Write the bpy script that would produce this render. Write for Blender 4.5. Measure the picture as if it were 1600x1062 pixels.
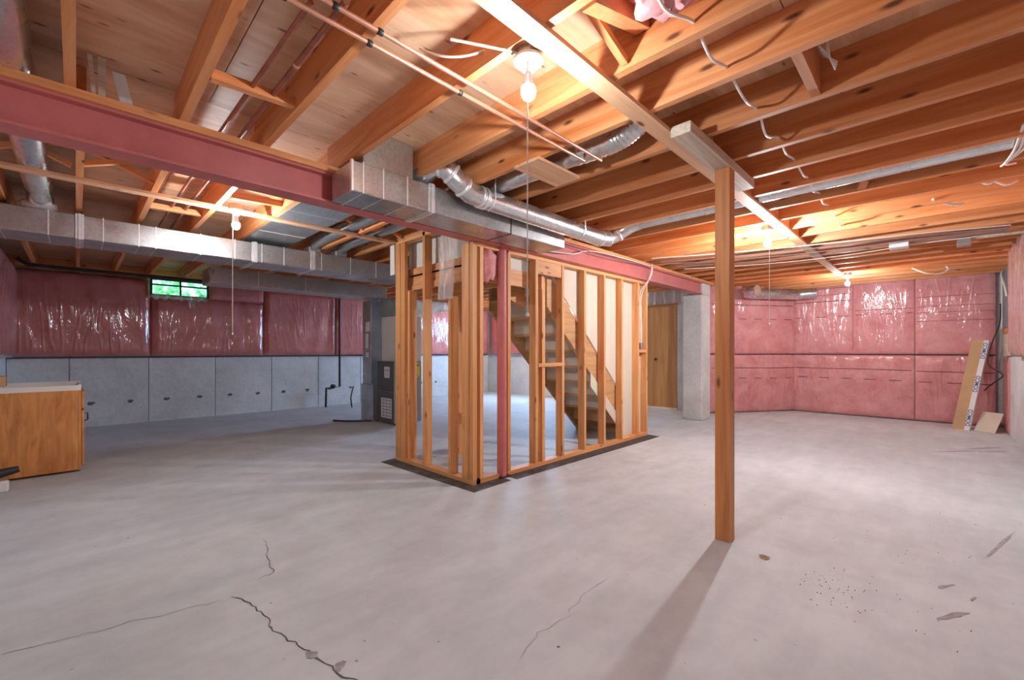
import bpy, bmesh, math, random
from mathutils import Vector, Matrix, noise
random.seed(7)
S = bpy.context.scene
for o in list(bpy.data.objects): bpy.data.objects.remove(o)
COL = S.collection

# ------------------------------------------------------------------ camera
CAM_H = 1.185
FPX, AX, HOR = 671.72, 0.7786, 548.2          # focal length in pixels, yaw to the beam axis, horizon row (1600x1062 frame)
cd = bpy.data.cameras.new('camera'); cam = bpy.data.objects.new('camera', cd); COL.objects.link(cam)
cd.sensor_fit = 'HORIZONTAL'; cd.sensor_width = 36.0; cd.lens = FPX / 1600 * 36.0
cd.shift_y = (HOR - 531.0) / 1600.0; cd.clip_start = 0.02; cd.clip_end = 60
cam.location = (0, 0, CAM_H)
cam.rotation_euler = (math.pi / 2, 0, AX - math.pi / 2)
S.camera = cam
# ------------------------------------------------------------------ world and exposure
w = bpy.data.worlds.new('world'); S.world = w; w.use_nodes = True
w.node_tree.nodes['Background'].inputs[0].default_value = (0.75, 0.85, 1, 1)
w.node_tree.nodes['Background'].inputs[1].default_value = 0.6
S.view_settings.view_transform = 'Standard'; S.view_settings.look = 'None'
S.view_settings.gamma = 1.0; S.view_settings.use_curve_mapping = False
S.view_settings.exposure = 0.45
BULB = 1500.0          # emission strength of the bare bulbs
WIN1, WIN2 = 2.2, 42.0

# ------------------------------------------------------------------ helpers
WP = {}
def empty(name, loc, label=None, cat=None, group=None, kind=None, parent=None):
    o = bpy.data.objects.new(name, None); COL.objects.link(o); o.empty_display_size = 0.1
    WP[o] = Vector(loc)
    if parent: o.parent = parent; o.location = Vector(loc) - WP[parent]
    else: o.location = loc
    return tag(o, label, cat, group, kind)
def tag(o, label=None, cat=None, group=None, kind=None):
    if label: o['label'] = label
    if cat: o['category'] = cat
    if group: o['group'] = group
    if kind: o['kind'] = kind
    return o
def mesh(name, verts, faces, mat, parent=None, smooth=False, label=None, cat=None, group=None, kind=None):
    vs = [Vector(v) for v in verts]
    lo = Vector([min(v[i] for v in vs) for i in range(3)]); hi = Vector([max(v[i] for v in vs) for i in range(3)])
    org = Vector(((lo.x + hi.x) / 2, (lo.y + hi.y) / 2, lo.z))
    me = bpy.data.meshes.new(name); me.from_pydata([tuple(v - org) for v in vs], [], faces); me.update()
    bm = bmesh.new(); bm.from_mesh(me); bmesh.ops.recalc_face_normals(bm, faces=bm.faces); bm.to_mesh(me); bm.free()
    if smooth:
        for p in me.polygons: p.use_smooth = True
        try: me.set_sharp_from_angle(angle=math.radians(40))
        except Exception: pass
    if mat: me.materials.append(mat)
    o = bpy.data.objects.new(name, me); COL.objects.link(o); WP[o] = org
    if parent: o.parent = parent; o.location = org - WP[parent]
    else: o.location = org
    return tag(o, label, cat, group, kind)
BF = [(0, 3, 2, 1), (4, 5, 6, 7), (0, 1, 5, 4), (1, 2, 6, 5), (2, 3, 7, 6), (3, 0, 4, 7)]
def boxv(x0, x1, y0, y1, z0, z1):
    return [(x0, y0, z0), (x1, y0, z0), (x1, y1, z0), (x0, y1, z0), (x0, y0, z1), (x1, y0, z1), (x1, y1, z1), (x0, y1, z1)]
def box(name, x0, x1, y0, y1, z0, z1, mat, parent=None, bev=0.0, **k):
    v = boxv(min(x0, x1), max(x0, x1), min(y0, y1), max(y0, y1), min(z0, z1), max(z0, z1))
    o = mesh(name, v, BF, mat, parent, **k)
    if bev: bevel(o, bev)
    return o
def bevel(o, r, seg=1):
    bm = bmesh.new(); bm.from_mesh(o.data)
    bmesh.ops.bevel(bm, geom=list(bm.edges), offset=r, segments=seg, affect='EDGES', profile=0.5)
    bm.to_mesh(o.data); bm.free()
def bar(name, p, q, wd, th, mat, parent=None, upv=(0, 0, 1), **k):
    p, q = Vector(p), Vector(q); d = (q - p).normalized(); s = d.cross(Vector(upv)).normalized(); n = s.cross(d)
    v = []
    for c in (p, q):
        for a, b in ((-1, -1), (1, -1), (1, 1), (-1, 1)): v.append(c + s * wd / 2 * a + n * th / 2 * b)
    return mesh(name, v, BF, mat, parent, **k)
def boxes(name, lst, mat, parent=None, **k):
    v, f = [], []
    for b in lst:
        n = len(v); v += boxv(*b) if len(b) == 6 else list(b); f += [tuple(i + n for i in q) for q in BF]
    return mesh(name, v, f, mat, parent, **k)
def smoothpts(pts, n=6):
    P = [Vector(p) for p in pts]; out = []
    for i in range(len(P) - 1):
        p0 = P[max(i - 1, 0)]; p1 = P[i]; p2 = P[i + 1]; p3 = P[min(i + 2, len(P) - 1)]
        for j in range(n):
            t = j / n
            out.append(0.5 * ((2 * p1) + (-p0 + p2) * t + (2 * p0 - 5 * p1 + 4 * p2 - p3) * t * t + (-p0 + 3 * p1 - 3 * p2 + p3) * t ** 3))
    out.append(P[-1]); return out
def tubegeo(pts, r, seg=10, caps=True):
    P = [Vector(p) for p in pts]; n = len(P)
    R = r if isinstance(r, (list, tuple)) else [r] * n
    v, f = [], []
    t0 = (P[1] - P[0]).normalized(); ref = Vector((0, 0, 1)) if abs(t0.z) < 0.9 else Vector((1, 0, 0))
    nrm = t0.cross(ref).normalized()
    for i in range(n):
        t = (P[min(i + 1, n - 1)] - P[max(i - 1, 0)]).normalized()
        nrm = (nrm - t * nrm.dot(t)).normalized(); b = t.cross(nrm)
        for j in range(seg):
            a = 2 * math.pi * j / seg; v.append(P[i] + (nrm * math.cos(a) + b * math.sin(a)) * R[i])
    for i in range(n - 1):
        for j in range(seg):
            k = (j + 1) % seg; f.append((i * seg + j, i * seg + k, (i + 1) * seg + k, (i + 1) * seg + j))
    if caps: f.append(tuple(range(seg))[::-1]); f.append(tuple((n - 1) * seg + j for j in range(seg)))
    return v, f
def tube(name, pts, r, mat, parent=None, seg=10, sm=0, **k):
    if sm: pts = smoothpts(pts, sm)
    v, f = tubegeo(pts, r, seg)
    return mesh(name, v, f, mat, parent, smooth=True, **k)
def lathe(name, c, prof, mat, parent=None, seg=24, **k):
    v, f = [], []
    for r, z in prof:
        for j in range(seg):
            a = 2 * math.pi * j / seg; v.append((c[0] + r * math.cos(a), c[1] + r * math.sin(a), c[2] + z))
    for i in range(len(prof) - 1):
        for j in range(seg):
            q = (j + 1) % seg; f.append((i * seg + j, i * seg + q, (i + 1) * seg + q, (i + 1) * seg + j))
    f.append(tuple(range(seg))); f.append(tuple((len(prof) - 1) * seg + j for j in range(seg)))
    return mesh(name, v, f, mat, parent, smooth=True, **k)
def prism(name, poly, axis, a0, a1, mat, parent=None, **k):
    # poly in the two remaining axes (order x,y,z without axis)
    def mk(p, a):
        return {'x': (a, p[0], p[1]), 'y': (p[0], a, p[1]), 'z': (p[0], p[1], a)}[axis]
    n = len(poly); v = [mk(p, a0) for p in poly] + [mk(p, a1) for p in poly]
    f = [tuple(range(n)), tuple(range(2 * n - 1, n - 1, -1))] + [(i, (i + 1) % n, n + (i + 1) % n, n + i) for i in range(n)]
    return mesh(name, v, f, mat, parent, **k)

# ------------------------------------------------------------------ materials
def newmat(name):
    m = bpy.data.materials.new(name); m.use_nodes = True; nt = m.node_tree
    return m, nt, nt.nodes['Principled BSDF']
def lnk(nt, a, b): nt.links.new(a, b)
def nd(nt, t, **k):
    n = nt.nodes.new(t)
    for a, b in k.items(): setattr(n, a, b)
    return n
def ramp(nt, fac, stops):
    r = nd(nt, 'ShaderNodeValToRGB'); e = r.color_ramp.elements
    while len(e) < len(stops): e.new(0.5)
    for i, (p, c) in enumerate(stops): e[i].position = p; e[i].color = (*c, 1) if len(c) == 3 else c
    lnk(nt, fac, r.inputs[0]); return r.outputs[0]
def mix(nt, fac, a, b, mode='MIX'):
    m = nd(nt, 'ShaderNodeMix', data_type='RGBA', blend_type=mode)
    for s, v in ((m.inputs[0], fac), (m.inputs[6], a), (m.inputs[7], b)):
        if hasattr(v, 'links'): lnk(nt, v, s)
        else: s.default_value = v if not isinstance(v, tuple) else (*v, 1)[:4]
    return m.outputs[2]
def coords(nt, scale, rnd=True):
    tc = nd(nt, 'ShaderNodeTexCoord'); mp = nd(nt, 'ShaderNodeMapping'); mp.inputs['Scale'].default_value = scale
    if rnd:
        oi = nd(nt, 'ShaderNodeObjectInfo'); mu = nd(nt, 'ShaderNodeVectorMath', operation='SCALE')
        mu.inputs[0].default_value = (13.1, 7.7, 5.3); lnk(nt, oi.outputs['Random'], mu.inputs[3])
        ad = nd(nt, 'ShaderNodeVectorMath', operation='ADD'); lnk(nt, tc.outputs['Object'], ad.inputs[0]); lnk(nt, mu.outputs[0], ad.inputs[1])
        lnk(nt, ad.outputs[0], mp.inputs[0])
    else: lnk(nt, tc.outputs['Object'], mp.inputs[0])
    return mp.outputs[0]
def tex(nt, vec, scale, detail=3.0, rough=0.5, dist=0.0):
    n = nd(nt, 'ShaderNodeTexNoise'); n.inputs['Scale'].default_value = scale; n.inputs['Detail'].default_value = detail
    n.inputs['Roughness'].default_value = rough; n.inputs['Distortion'].default_value = dist; lnk(nt, vec, n.inputs['Vector'])
    return n.outputs['Fac']
def bump(nt, bs, h, strength, dist=0.01, socket='Normal'):
    b = nd(nt, 'ShaderNodeBump'); b.inputs['Strength'].default_value = strength; b.inputs['Distance'].default_value = dist
    lnk(nt, h, b.inputs['Height']); lnk(nt, b.outputs[0], bs.inputs[socket]); return b
def wood(name, axis, dark, light, knot=(0.16, 0.05, 0.02), vary=0.25, across=14, along=0.8, rough=0.55, knots=True, kn=(3.2, 9.5)):
    m, nt, bs = newmat(name)
    sc = [across] * 3; sc['xyz'.index(axis)] = along
    v = coords(nt, tuple(sc)); g = tex(nt, v, 1.0, 5, 0.6, 0.8)
    c = ramp(nt, g, [(0.32, dark), (0.62, light)])
    sc2 = [across * 7] * 3; sc2['xyz'.index(axis)] = along * 2
    f = tex(nt, coords(nt, tuple(sc2)), 1.0, 2)
    c = mix(nt, 0.22, c, ramp(nt, f, [(0.3, (0.55, 0.55, 0.55)), (0.7, (1, 1, 1))]), 'MULTIPLY')
    if knots:
        sc3 = [kn[1]] * 3; sc3['xyz'.index(axis)] = kn[0]
        vo = nd(nt, 'ShaderNodeTexVoronoi'); lnk(nt, coords(nt, tuple(sc3)), vo.inputs['Vector']); vo.inputs['Scale'].default_value = 1.0
        k = ramp(nt, vo.outputs['Distance'], [(0.06, (1, 1, 1)), (0.15, (0, 0, 0))])
        c = mix(nt, k, c, knot)
    oi = nd(nt, 'ShaderNodeObjectInfo')
    hv = nd(nt, 'ShaderNodeMapRange'); hv.inputs[3].default_value = 1 - vary; hv.inputs[4].default_value = 1 + vary * 0.35
    lnk(nt, oi.outputs['Random'], hv.inputs[0])
    h = nd(nt, 'ShaderNodeHueSaturation'); lnk(nt, hv.outputs[0], h.inputs['Value']); lnk(nt, c, h.inputs['Color'])
    lnk(nt, h.outputs[0], bs.inputs['Base Color']); bs.inputs['Roughness'].default_value = rough
    bump(nt, bs, g, 0.15, 0.004)
    return m
J_D, J_L = (0.68, 0.205, 0.052), (0.88, 0.39, 0.16)
W = {a: wood('joist_wood_' + a, a, J_D, J_L) for a in 'xyz'}
ST = {a: wood('stud_wood_' + a, a, (0.62, 0.235, 0.07), (0.86, 0.43, 0.17), vary=0.18) for a in 'xyz'}
POST = wood('post_wood', 'z', (0.42, 0.135, 0.035), (0.64, 0.26, 0.08), vary=0.05, across=18)
STRAP = wood('strap_wood', 'x', (0.70, 0.36, 0.19), (0.84, 0.50, 0.29), vary=0.05)
GREYW = wood('weathered_wood', 'x', (0.46, 0.37, 0.28), (0.70, 0.58, 0.46), vary=0.05, knots=False, across=30)
PLY = wood('plywood', 'x', (0.64, 0.34, 0.18), (0.84, 0.55, 0.35), knot=(0.22, 0.08, 0.03), vary=0.15, across=7, along=1.4, kn=(5.0, 15))
STAIRW = wood('stair_wood', 'y', (0.55, 0.30, 0.13), (0.66, 0.40, 0.2), vary=0.1, knots=False)
STRINGW = wood('stringer_wood', 'x', (0.50, 0.25, 0.10), (0.66, 0.37, 0.17), vary=0.1)
DOORW = wood('door_wood', 'z', (0.50, 0.24, 0.08), (0.66, 0.36, 0.14), vary=0.0, knots=False, across=9, rough=0.4)
CABW = wood('cabinet_wood', 'z', (0.50, 0.17, 0.04), (0.76, 0.33, 0.095), vary=0.0, knots=False, across=13, along=2.4, rough=0.35)
def plain(name, col, rough=0.5, metal=0.0, noise_amt=0.0, nscale=6.0, bmp=0.0, coat=0.0, spec=None):
    m, nt, bs = newmat(name)
    bs.inputs['Roughness'].default_value = rough; bs.inputs['Metallic'].default_value = metal
    if coat: bs.inputs['Coat Weight'].default_value = coat; bs.inputs['Coat Roughness'].default_value = 0.15
    if spec is not None: bs.inputs['Specular IOR Level'].default_value = spec
    if noise_amt or bmp:
        n = tex(nt, coords(nt, (1, 1, 1), rnd=False), nscale, 5, 0.6)
        lo = tuple(c * (1 - noise_amt) for c in col); hi = tuple(min(1, c * (1 + noise_amt)) for c in col)
        lnk(nt, ramp(nt, n, [(0.3, lo), (0.7, hi)]), bs.inputs['Base Color'])
        if bmp: bump(nt, bs, n, bmp, 0.01)
    else: bs.inputs['Base Color'].default_value = (*col, 1)
    return m
def galv(name, col, rough=0.38, metal=0.85, bm=0.06):
    m, nt, bs = newmat(name)
    v = coords(nt, (1, 1, 1))
    vo = nd(nt, 'ShaderNodeTexVoronoi'); vo.inputs['Scale'].default_value = 70; lnk(nt, v, vo.inputs['Vector'])
    n = tex(nt, v, 5, 4)
    c = mix(nt, 0.3, ramp(nt, n, [(0.3, tuple(x * 0.75 for x in col)), (0.7, col)]), vo.outputs['Color'], 'SOFT_LIGHT')
    hs = nd(nt, 'ShaderNodeHueSaturation'); hs.inputs['Saturation'].default_value = 0.35; lnk(nt, c, hs.inputs['Color'])
    lnk(nt, hs.outputs[0], bs.inputs['Base Color']); bs.inputs['Metallic'].default_value = metal
    lnk(nt, ramp(nt, n, [(0.3, (rough + .1,) * 3), (0.7, (rough - .08,) * 3)]), bs.inputs['Roughness'])
    bump(nt, bs, n, bm, 0.02); return m
GALV = galv('galvanised_sheet', (0.54, 0.54, 0.54), 0.34, 0.88)
GALV_L = galv('galvanised_seam', (0.9, 0.9, 0.9), 0.35, 0.6)
GALV_R = galv('galvanised_pipe', (0.78, 0.80, 0.82), 0.27, 0.9, 0.02)
GALV_B = galv('galvanised_blue', (0.42, 0.52, 0.58), 0.35, 0.8)
RED = plain('red_oxide_paint', (0.55, 0.15, 0.14), 0.45, 0, 0.12, 5)
COPPER = plain('copper', (0.72, 0.36, 0.24), 0.35, 0.7, 0.15, 12)
COPPER_D = plain('tarnished_copper', (0.36, 0.13, 0.08), 0.4, 0.5, 0.3, 10)
BLACKPIPE = plain('black_iron', (0.03, 0.022, 0.02), 0.5, 0.2)
PORC = plain('porcelain', (0.85, 0.85, 0.82), 0.25)
CABLE = plain('white_cable', (0.80, 0.76, 0.70), 0.45)
CABLE_D = plain('grey_cable', (0.20, 0.20, 0.22), 0.5)
STRING = plain('pull_string', (0.82, 0.78, 0.72), 0.6)
BLACK = plain('black_plastic', (0.02, 0.02, 0.022), 0.45)
DRY = plain('drywall_paper', (0.68, 0.61, 0.50), 0.8, 0, 0.05, 3)
DRYW = plain('drywall_white', (0.72, 0.68, 0.60), 0.8, 0, 0.05, 3)
WHITE = plain('white_paint', (0.80, 0.77, 0.72), 0.5)
PAPER = plain('paper_label', (0.75, 0.74, 0.74), 0.6)
YELLOW = plain('yellow_label', (0.75, 0.62, 0.06), 0.5)
TAR = plain('tar_paper', (0.075, 0.06, 0.055), 0.8, 0, 0.6, 14, 0.3)
FURN = plain('furnace_brown_enamel', (0.085, 0.085, 0.08), 0.4)
FURNL = plain('furnace_grey_enamel', (0.36, 0.35, 0.33), 0.4)
CARD = plain('cardboard', (0.52, 0.33, 0.17), 0.75, 0, 0.08, 4)
BLUEINK = plain('blue_ink', (0.03, 0.07, 0.24), 0.6)
TILE = plain('beige_tile', (0.66, 0.58, 0.47), 0.4, 0, 0.05, 6)
PANELGREY = plain('grey_panel', (0.16, 0.20, 0.22), 0.45)
BRASS = plain('dark_bronze', (0.06, 0.04, 0.025), 0.35, 0.7)
WOOL = plain('pink_wool', (0.72, 0.30, 0.30), 0.95, 0, 0.25, 14, 0.8)
CRACK = plain('crack_dark', (0.11, 0.095, 0.09), 0.9)
STAIN = plain('damp_stain', (0.33, 0.30, 0.29), 0.8, 0, 0.3, 20)
LEAF = plain('dry_leaf', (0.42, 0.28, 0.14), 0.8)

def floor_mat():
    m, nt, bs = newmat('floor_concrete'); v = coords(nt, (1, 1, 1), False)
    a = tex(nt, v, 0.55, 4, 0.55, 0.6); b = tex(nt, v, 4.0, 6, 0.65); s = tex(nt, v, 60, 2)
    c = ramp(nt, a, [(0.3, (0.535, 0.55, 0.56)), (0.7, (0.655, 0.67, 0.68))])
    c = mix(nt, 0.5, c, ramp(nt, b, [(0.3, (0.72, 0.71, 0.72)), (0.62, (1, 1, 1))]), 'MULTIPLY')
    vs = nd(nt, 'ShaderNodeMapping'); vs.inputs['Scale'].default_value = (1.2, 6, 1); vs.inputs['Rotation'].default_value = (0, 0, 0.5); lnk(nt, v, vs.inputs[0])
    st = tex(nt, vs.outputs[0], 1.1, 4, 0.6)
    c = mix(nt, 0.34, c, ramp(nt, st, [(0.35, (0.75, 0.75, 0.76)), (0.6, (1, 1, 1))]), 'MULTIPLY')
    vo = nd(nt, 'ShaderNodeTexVoronoi'); vo.inputs['Scale'].default_value = 7; lnk(nt, v, vo.inputs['Vector'])
    k = ramp(nt, vo.outputs['Distance'], [(0.035, (1, 1, 1)), (0.06, (0, 0, 0))])
    sp = mix(nt, 1.0, k, ramp(nt, b, [(0.5, (0, 0, 0)), (0.6, (1, 1, 1))]), 'MULTIPLY')
    c = mix(nt, sp, c, (0.12, 0.105, 0.10))
    lnk(nt, c, bs.inputs['Base Color']); bs.inputs['Roughness'].default_value = 0.62; bs.inputs['Specular IOR Level'].default_value = 0.25
    bump(nt, bs, b, 0.12, 0.01); return m
FLOOR = floor_mat()
def conc(name, lo, hi):
    m, nt, bs = newmat(name); v = coords(nt, (1, 1, 1))
    a = tex(nt, v, 1.6, 6, 0.65, 0.4); b = tex(nt, v, 22, 4, 0.6)
    c = ramp(nt, a, [(0.3, lo), (0.7, hi)]); c = mix(nt, 0.4, c, ramp(nt, b, [(0.3, (0.7, 0.7, 0.7)), (0.6, (1, 1, 1))]), 'MULTIPLY')
    vo = nd(nt, 'ShaderNodeTexVoronoi'); vo.inputs['Scale'].default_value = 9; lnk(nt, v, vo.inputs['Vector'])
    k = ramp(nt, vo.outputs['Distance'], [(0.03, (1, 1, 1)), (0.07, (0, 0, 0))]); c = mix(nt, k, c, tuple(x * 0.5 for x in lo))
    lnk(nt, c, bs.inputs['Base Color']); bs.inputs['Roughness'].default_value = 0.85; bump(nt, bs, b, 0.3, 0.01); return m
CONC = conc('wall_concrete', (0.56, 0.56, 0.55), (0.76, 0.76, 0.75))
PILLAR = conc('pillar_concrete', (0.52, 0.51, 0.49), (0.76, 0.75, 0.72))
JOINT = plain('joint_dark', (0.13, 0.13, 0.13), 0.9)
def poly_mat(name, lo, hi, rot=0.0):
    m, nt, bs = newmat(name); v = coords(nt, (1, 1, 1))
    n = tex(nt, v, 3.2, 6, 0.62, 0.5); n2 = tex(nt, v, 24, 3)
    c = ramp(nt, n, [(0.28, lo), (0.72, hi)])
    c = mix(nt, 0.25, c, ramp(nt, n2, [(0.3, (0.7, 0.6, 0.6)), (0.7, (1, 1, 1))]), 'MULTIPLY')
    # folds of the film catch the light as long creases
    mp = nd(nt, 'ShaderNodeMapping'); mp.inputs['Scale'].default_value = (8, 8, 2.0); mp.inputs['Rotation'].default_value = (rot, rot, 0); lnk(nt, v, mp.inputs[0])
    fo = tex(nt, mp.outputs[0], 1.0, 3, 0.5, 1.2)
    lnk(nt, c, bs.inputs['Base Color']); bs.inputs['Roughness'].default_value = 0.7
    bs.inputs['Coat Weight'].default_value = 1.0; bs.inputs['Coat Roughness'].default_value = 0.10; bs.inputs['Coat IOR'].default_value = 1.55
    bump(nt, bs, fo, 0.35, 0.05, 'Coat Normal'); return m
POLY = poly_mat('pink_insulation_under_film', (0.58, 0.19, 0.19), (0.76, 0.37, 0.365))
POLYB = poly_mat('dark_pink_insulation_under_film', (0.48, 0.125, 0.105), (0.64, 0.22, 0.19), 0.25)  # darker, redder pink than the right wall batts
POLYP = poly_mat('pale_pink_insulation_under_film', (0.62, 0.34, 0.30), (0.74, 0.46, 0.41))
def film_mat():
    m, nt, bs = newmat('clear_film'); v = coords(nt, (14, 14, 2)); n = tex(nt, v, 1, 4, 0.5, 1)
    bs.inputs['Base Color'].default_value = (0.80, 0.70, 0.66, 1); bs.inputs['Roughness'].default_value = 0.2
    bs.inputs['Alpha'].default_value = 0.5; bs.inputs['Coat Weight'].default_value = 0.6; bump(nt, bs, n, 0.8, 0.04); return m
FILM = film_mat()
PRINT = plain('dark_print', (0.22, 0.05, 0.06), 0.7)
def emis(name, col, st):
    m, nt, bs = newmat(name); bs.inputs['Base Color'].default_value = (0.9, 0.9, 0.9, 1)
    bs.inputs['Emission Color'].default_value = (*col, 1); bs.inputs['Emission Strength'].default_value = st; return m
def win_mat(name, stops, st):
    m, nt, bs = newmat(name); v = coords(nt, (1, 1, 1)); n = tex(nt, v, 9, 5, 0.7)
    c = ramp(nt, n, stops); lnk(nt, c, bs.inputs['Emission Color']); bs.inputs['Emission Strength'].default_value = st
    bs.inputs['Base Color'].default_value = (0.05, 0.08, 0.08, 1); bs.inputs['Roughness'].default_value = 0.1; return m
WINM = win_mat('daylit_pane', [(0.35, (0.02, 0.16, 0.06)), (0.5, (0.10, 0.45, 0.18)), (0.65, (0.55, 0.9, 0.95))], WIN1)
WINM2 = win_mat('daylit_pane_blue', [(0.3, (0.18, 0.50, 1.0)), (0.7, (0.30, 0.62, 1.0))], WIN2)

# ------------------------------------------------------------------ main dimensions (metres)
JZ, SZ = 2.383, 2.567               # joist underside, subfloor underside
XL, XR, YF, YB = -0.70, 10.12, -0.78, 9.40
C1, C2 = (10.12, 2.05), (8.50, 3.14)   # ends of the slanting wall

# ------------------------------------------------------------------ floor
fl = box('floor', XL - .2, XR + .2, YF - .2, YB + .2, -0.12, 0.0, FLOOR, kind='structure')
def floorstrip(name, pts, wd, mat, parent=fl, jit=0.0, z=0.0012):
    P = []
    for i in range(len(pts) - 1):
        a, b = Vector(pts[i]), Vector(pts[i + 1]); n = max(1, int((b - a).length / 0.03)) if jit else 1
        for j in range(n):
            p = a.lerp(b, j / n); P.append(p + Vector((random.uniform(-jit, jit), random.uniform(-jit, jit))))
    P.append(Vector(pts[-1])); v, f = [], []
    for i, p in enumerate(P):
        t = (P[min(i + 1, len(P) - 1)] - P[max(i - 1, 0)]); t.normalize(); s = Vector((-t.y, t.x)) * wd * (0.5 if 0 < i < len(P) - 1 else 0.15) * random.uniform(0.6, 1.3)
        v += [(p.x + s.x, p.y + s.y, z), (p.x - s.x, p.y - s.y, z)]
    f = [(2 * i, 2 * i + 1, 2 * i + 3, 2 * i + 2) for i in range(len(P) - 1)]
    return mesh(name, v, f, mat, parent)
floorstrip('floor_crack', [(0.525, 2.43), (0.585, 2.30), (0.592, 1.995), (0.625, 1.86), (0.657, 1.655), (0.70, 1.495), (0.76, 1.30)], 0.006, CRACK, jit=0.012)
floorstrip('floor_crack', [(0.835, 3.01), (0.80, 2.86), (0.746, 2.53), (0.66, 2.50)], 0.004, CRACK, jit=0.012)
floorstrip('floor_crack', [(0.49, 2.41), (0.16, 2.51), (-0.035, 2.545), (-0.21, 2.60)], 0.003, STAIN, jit=0.012)
floorstrip('floor_crack', [(1.93, 1.225), (1.63, 1.207), (1.547, 1.165), (1.36, 1.19), (1.2, 1.14)], 0.0025, STAIN, jit=0.014)
def blot(name, c, rx, ry, rot, mat, n=14, z=0.0016):
    v = [(c[0], c[1], z)]; f = []
    for i in range(n):
        a = 2 * math.pi * i / n; r = random.uniform(0.6, 1.15)
        x, y = rx * r * math.cos(a), ry * r * math.sin(a)
        v.append((c[0] + x * math.cos(rot) - y * math.sin(rot), c[1] + x * math.sin(rot) + y * math.cos(rot), z))
    for i in range(n): f.append((0, 1 + i, 1 + (i + 1) % n))
    return mesh(name, v, f, mat, fl)
blot('floor_stain', (0.645, 1.73), 0.022, 0.032, 0.3, STAIN); blot('floor_stain', (0.70, 1.60), 0.03, 0.022, 0.8, STAIN)
for p, a, b, r in (((3.07, -0.03), 0.07, 0.010, 2.6), ((2.76, -0.055), 0.10, 0.016, 2.6), ((3.01, -0.125), 0.04, 0.007, 2.8), ((3.97, -0.28), 0.35, 0.010, 2.9), ((7.8, -0.43), 0.35, 0.022, 2.5), ((7.33, -0.2), 0.35, 0.012, 2.4), ((7.6, -0.5), 0.2, 0.02, 2.4)):
    blot('floor_scuff', p, a, b, r, STAIN)
# small dirt crumbs scattered over the slab: uncountable, one object
v, f = [], []
for i in range(170):
    if i < 60: x, y = random.gauss(2.65, 0.14), random.gauss(0.35, 0.09)
    elif i < 110: x, y = random.gauss(3.2, 0.8), random.gauss(-0.1, 0.25)
    else: x, y = random.uniform(0.4, 7), random.uniform(-0.6, 3.5)
    if y < YF + .05: continue
    s = random.uniform(0.001, 0.0028); n = len(v); v += boxv(x - s, x + s, y - s * .7, y + s * .7, 0.0, s); f += [tuple(k + n for k in q) for q in BF]
mesh('dirt_crumbs', v, f, CRACK, None, label='tiny dark dirt crumbs scattered on the concrete slab', cat='dirt', kind='stuff')
mesh('dry_leaf', [(2.74, 0.69, 0.0), (2.775, 0.67, 0.012), (2.79, 0.705, 0.0), (2.76, 0.73, 0.014), (2.765, 0.70, 0.02)],
     [(0, 1, 4), (1, 2, 4), (2, 3, 4), (3, 0, 4)], LEAF, label='small curled brown leaf lying on the slab near the wooden post', cat='leaf')

# ------------------------------------------------------------------ ceiling: subfloor sheets, joists, strapping, bridging
ce = box('ceiling', XL - .1, XR + .1, YF - .1, YB + .1, SZ + 0.02, SZ + 0.10, PLY, kind='structure')
y = YF; r = 0
while y < YB:
    y1 = min(y + 1.216, YB); x = XL - (0.0 if r % 2 else 1.22)
    while x < XR:
        x1 = min(x + 2.436, XR); xa = max(x, XL)
        if x1 - xa > 0.05: box('subfloor_sheet', xa, x1, y, y1, SZ, SZ + 0.018, PLY, ce)
        x += 2.44
    y += 1.22; r += 1
near = [-0.41, 0.0, 0.413, 0.80, 1.240, 1.678, 2.042, 2.490, 2.920, 3.312, 3.722, 4.152, 4.542]
while near[-1] + 0.41 < XR - 0.1: near.append(near[-1] + 0.409)
for i, x in enumerate(near):
    box('floor_joist', x - 0.038, x, YF, 2.95, JZ, SZ, W['y'], ce)
    xf = x + (0.036 if i % 2 == 1 or x > 1.2 else 0.02) * (1 if x < 1.1 else 0.6)
    box('floor_joist', xf - 0.038, xf, 2.951, YB, JZ, SZ, W['y'], ce)
box('rim_joist', XL, XR, YB - 0.04, YB, JZ, SZ, W['x'], ce)
# sistered ply on a joist and doubled board by the duct
box('strapping_board', XL, 8.35, 1.017, 1.107, 2.362, JZ, STRAP, ce)
box('strapping_board', XL, 2.45, 4.20, 4.285, 2.362, JZ, STRAP, ce)
def bridging(x0, x1, y, parent=ce):
    bar('bridging_strut', (x0, y, JZ + .02), (x1, y, SZ - .02), 0.038, 0.03, W['x'], parent)
    bar('bridging_strut', (x0, y + 0.045, SZ - .02), (x1, y + 0.045, JZ + .02), 0.038, 0.03, W['x'], parent)
bridging(0.02, 0.395, 3.97); bridging(-0.36, -0.02, 4.0); bridging(1.70, 2.02, 4.05); bridging(2.1, 2.46, 4.05)
bar('bridging_strut', (0.415, 2.28, JZ + .02), (0.765, 2.28, 2.42), 0.04, 0.045, W['x'], ce)
bar('bridging_strut', (0.42, 4.72, JZ + .03), (0.80, 4.72, 2.42), 0.045, 0.045, W['x'], ce)
bar('bridging_strut', (-0.38, 3.4, JZ + .025), (-0.02, 3.36, 2.41), 0.045, 0.04, W['x'], ce)
bar('bridging_strut', (0.855, 3.95, 2.41), (1.225, 3.95, 2.43), 0.04, 0.05, W['x'], ce)
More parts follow.
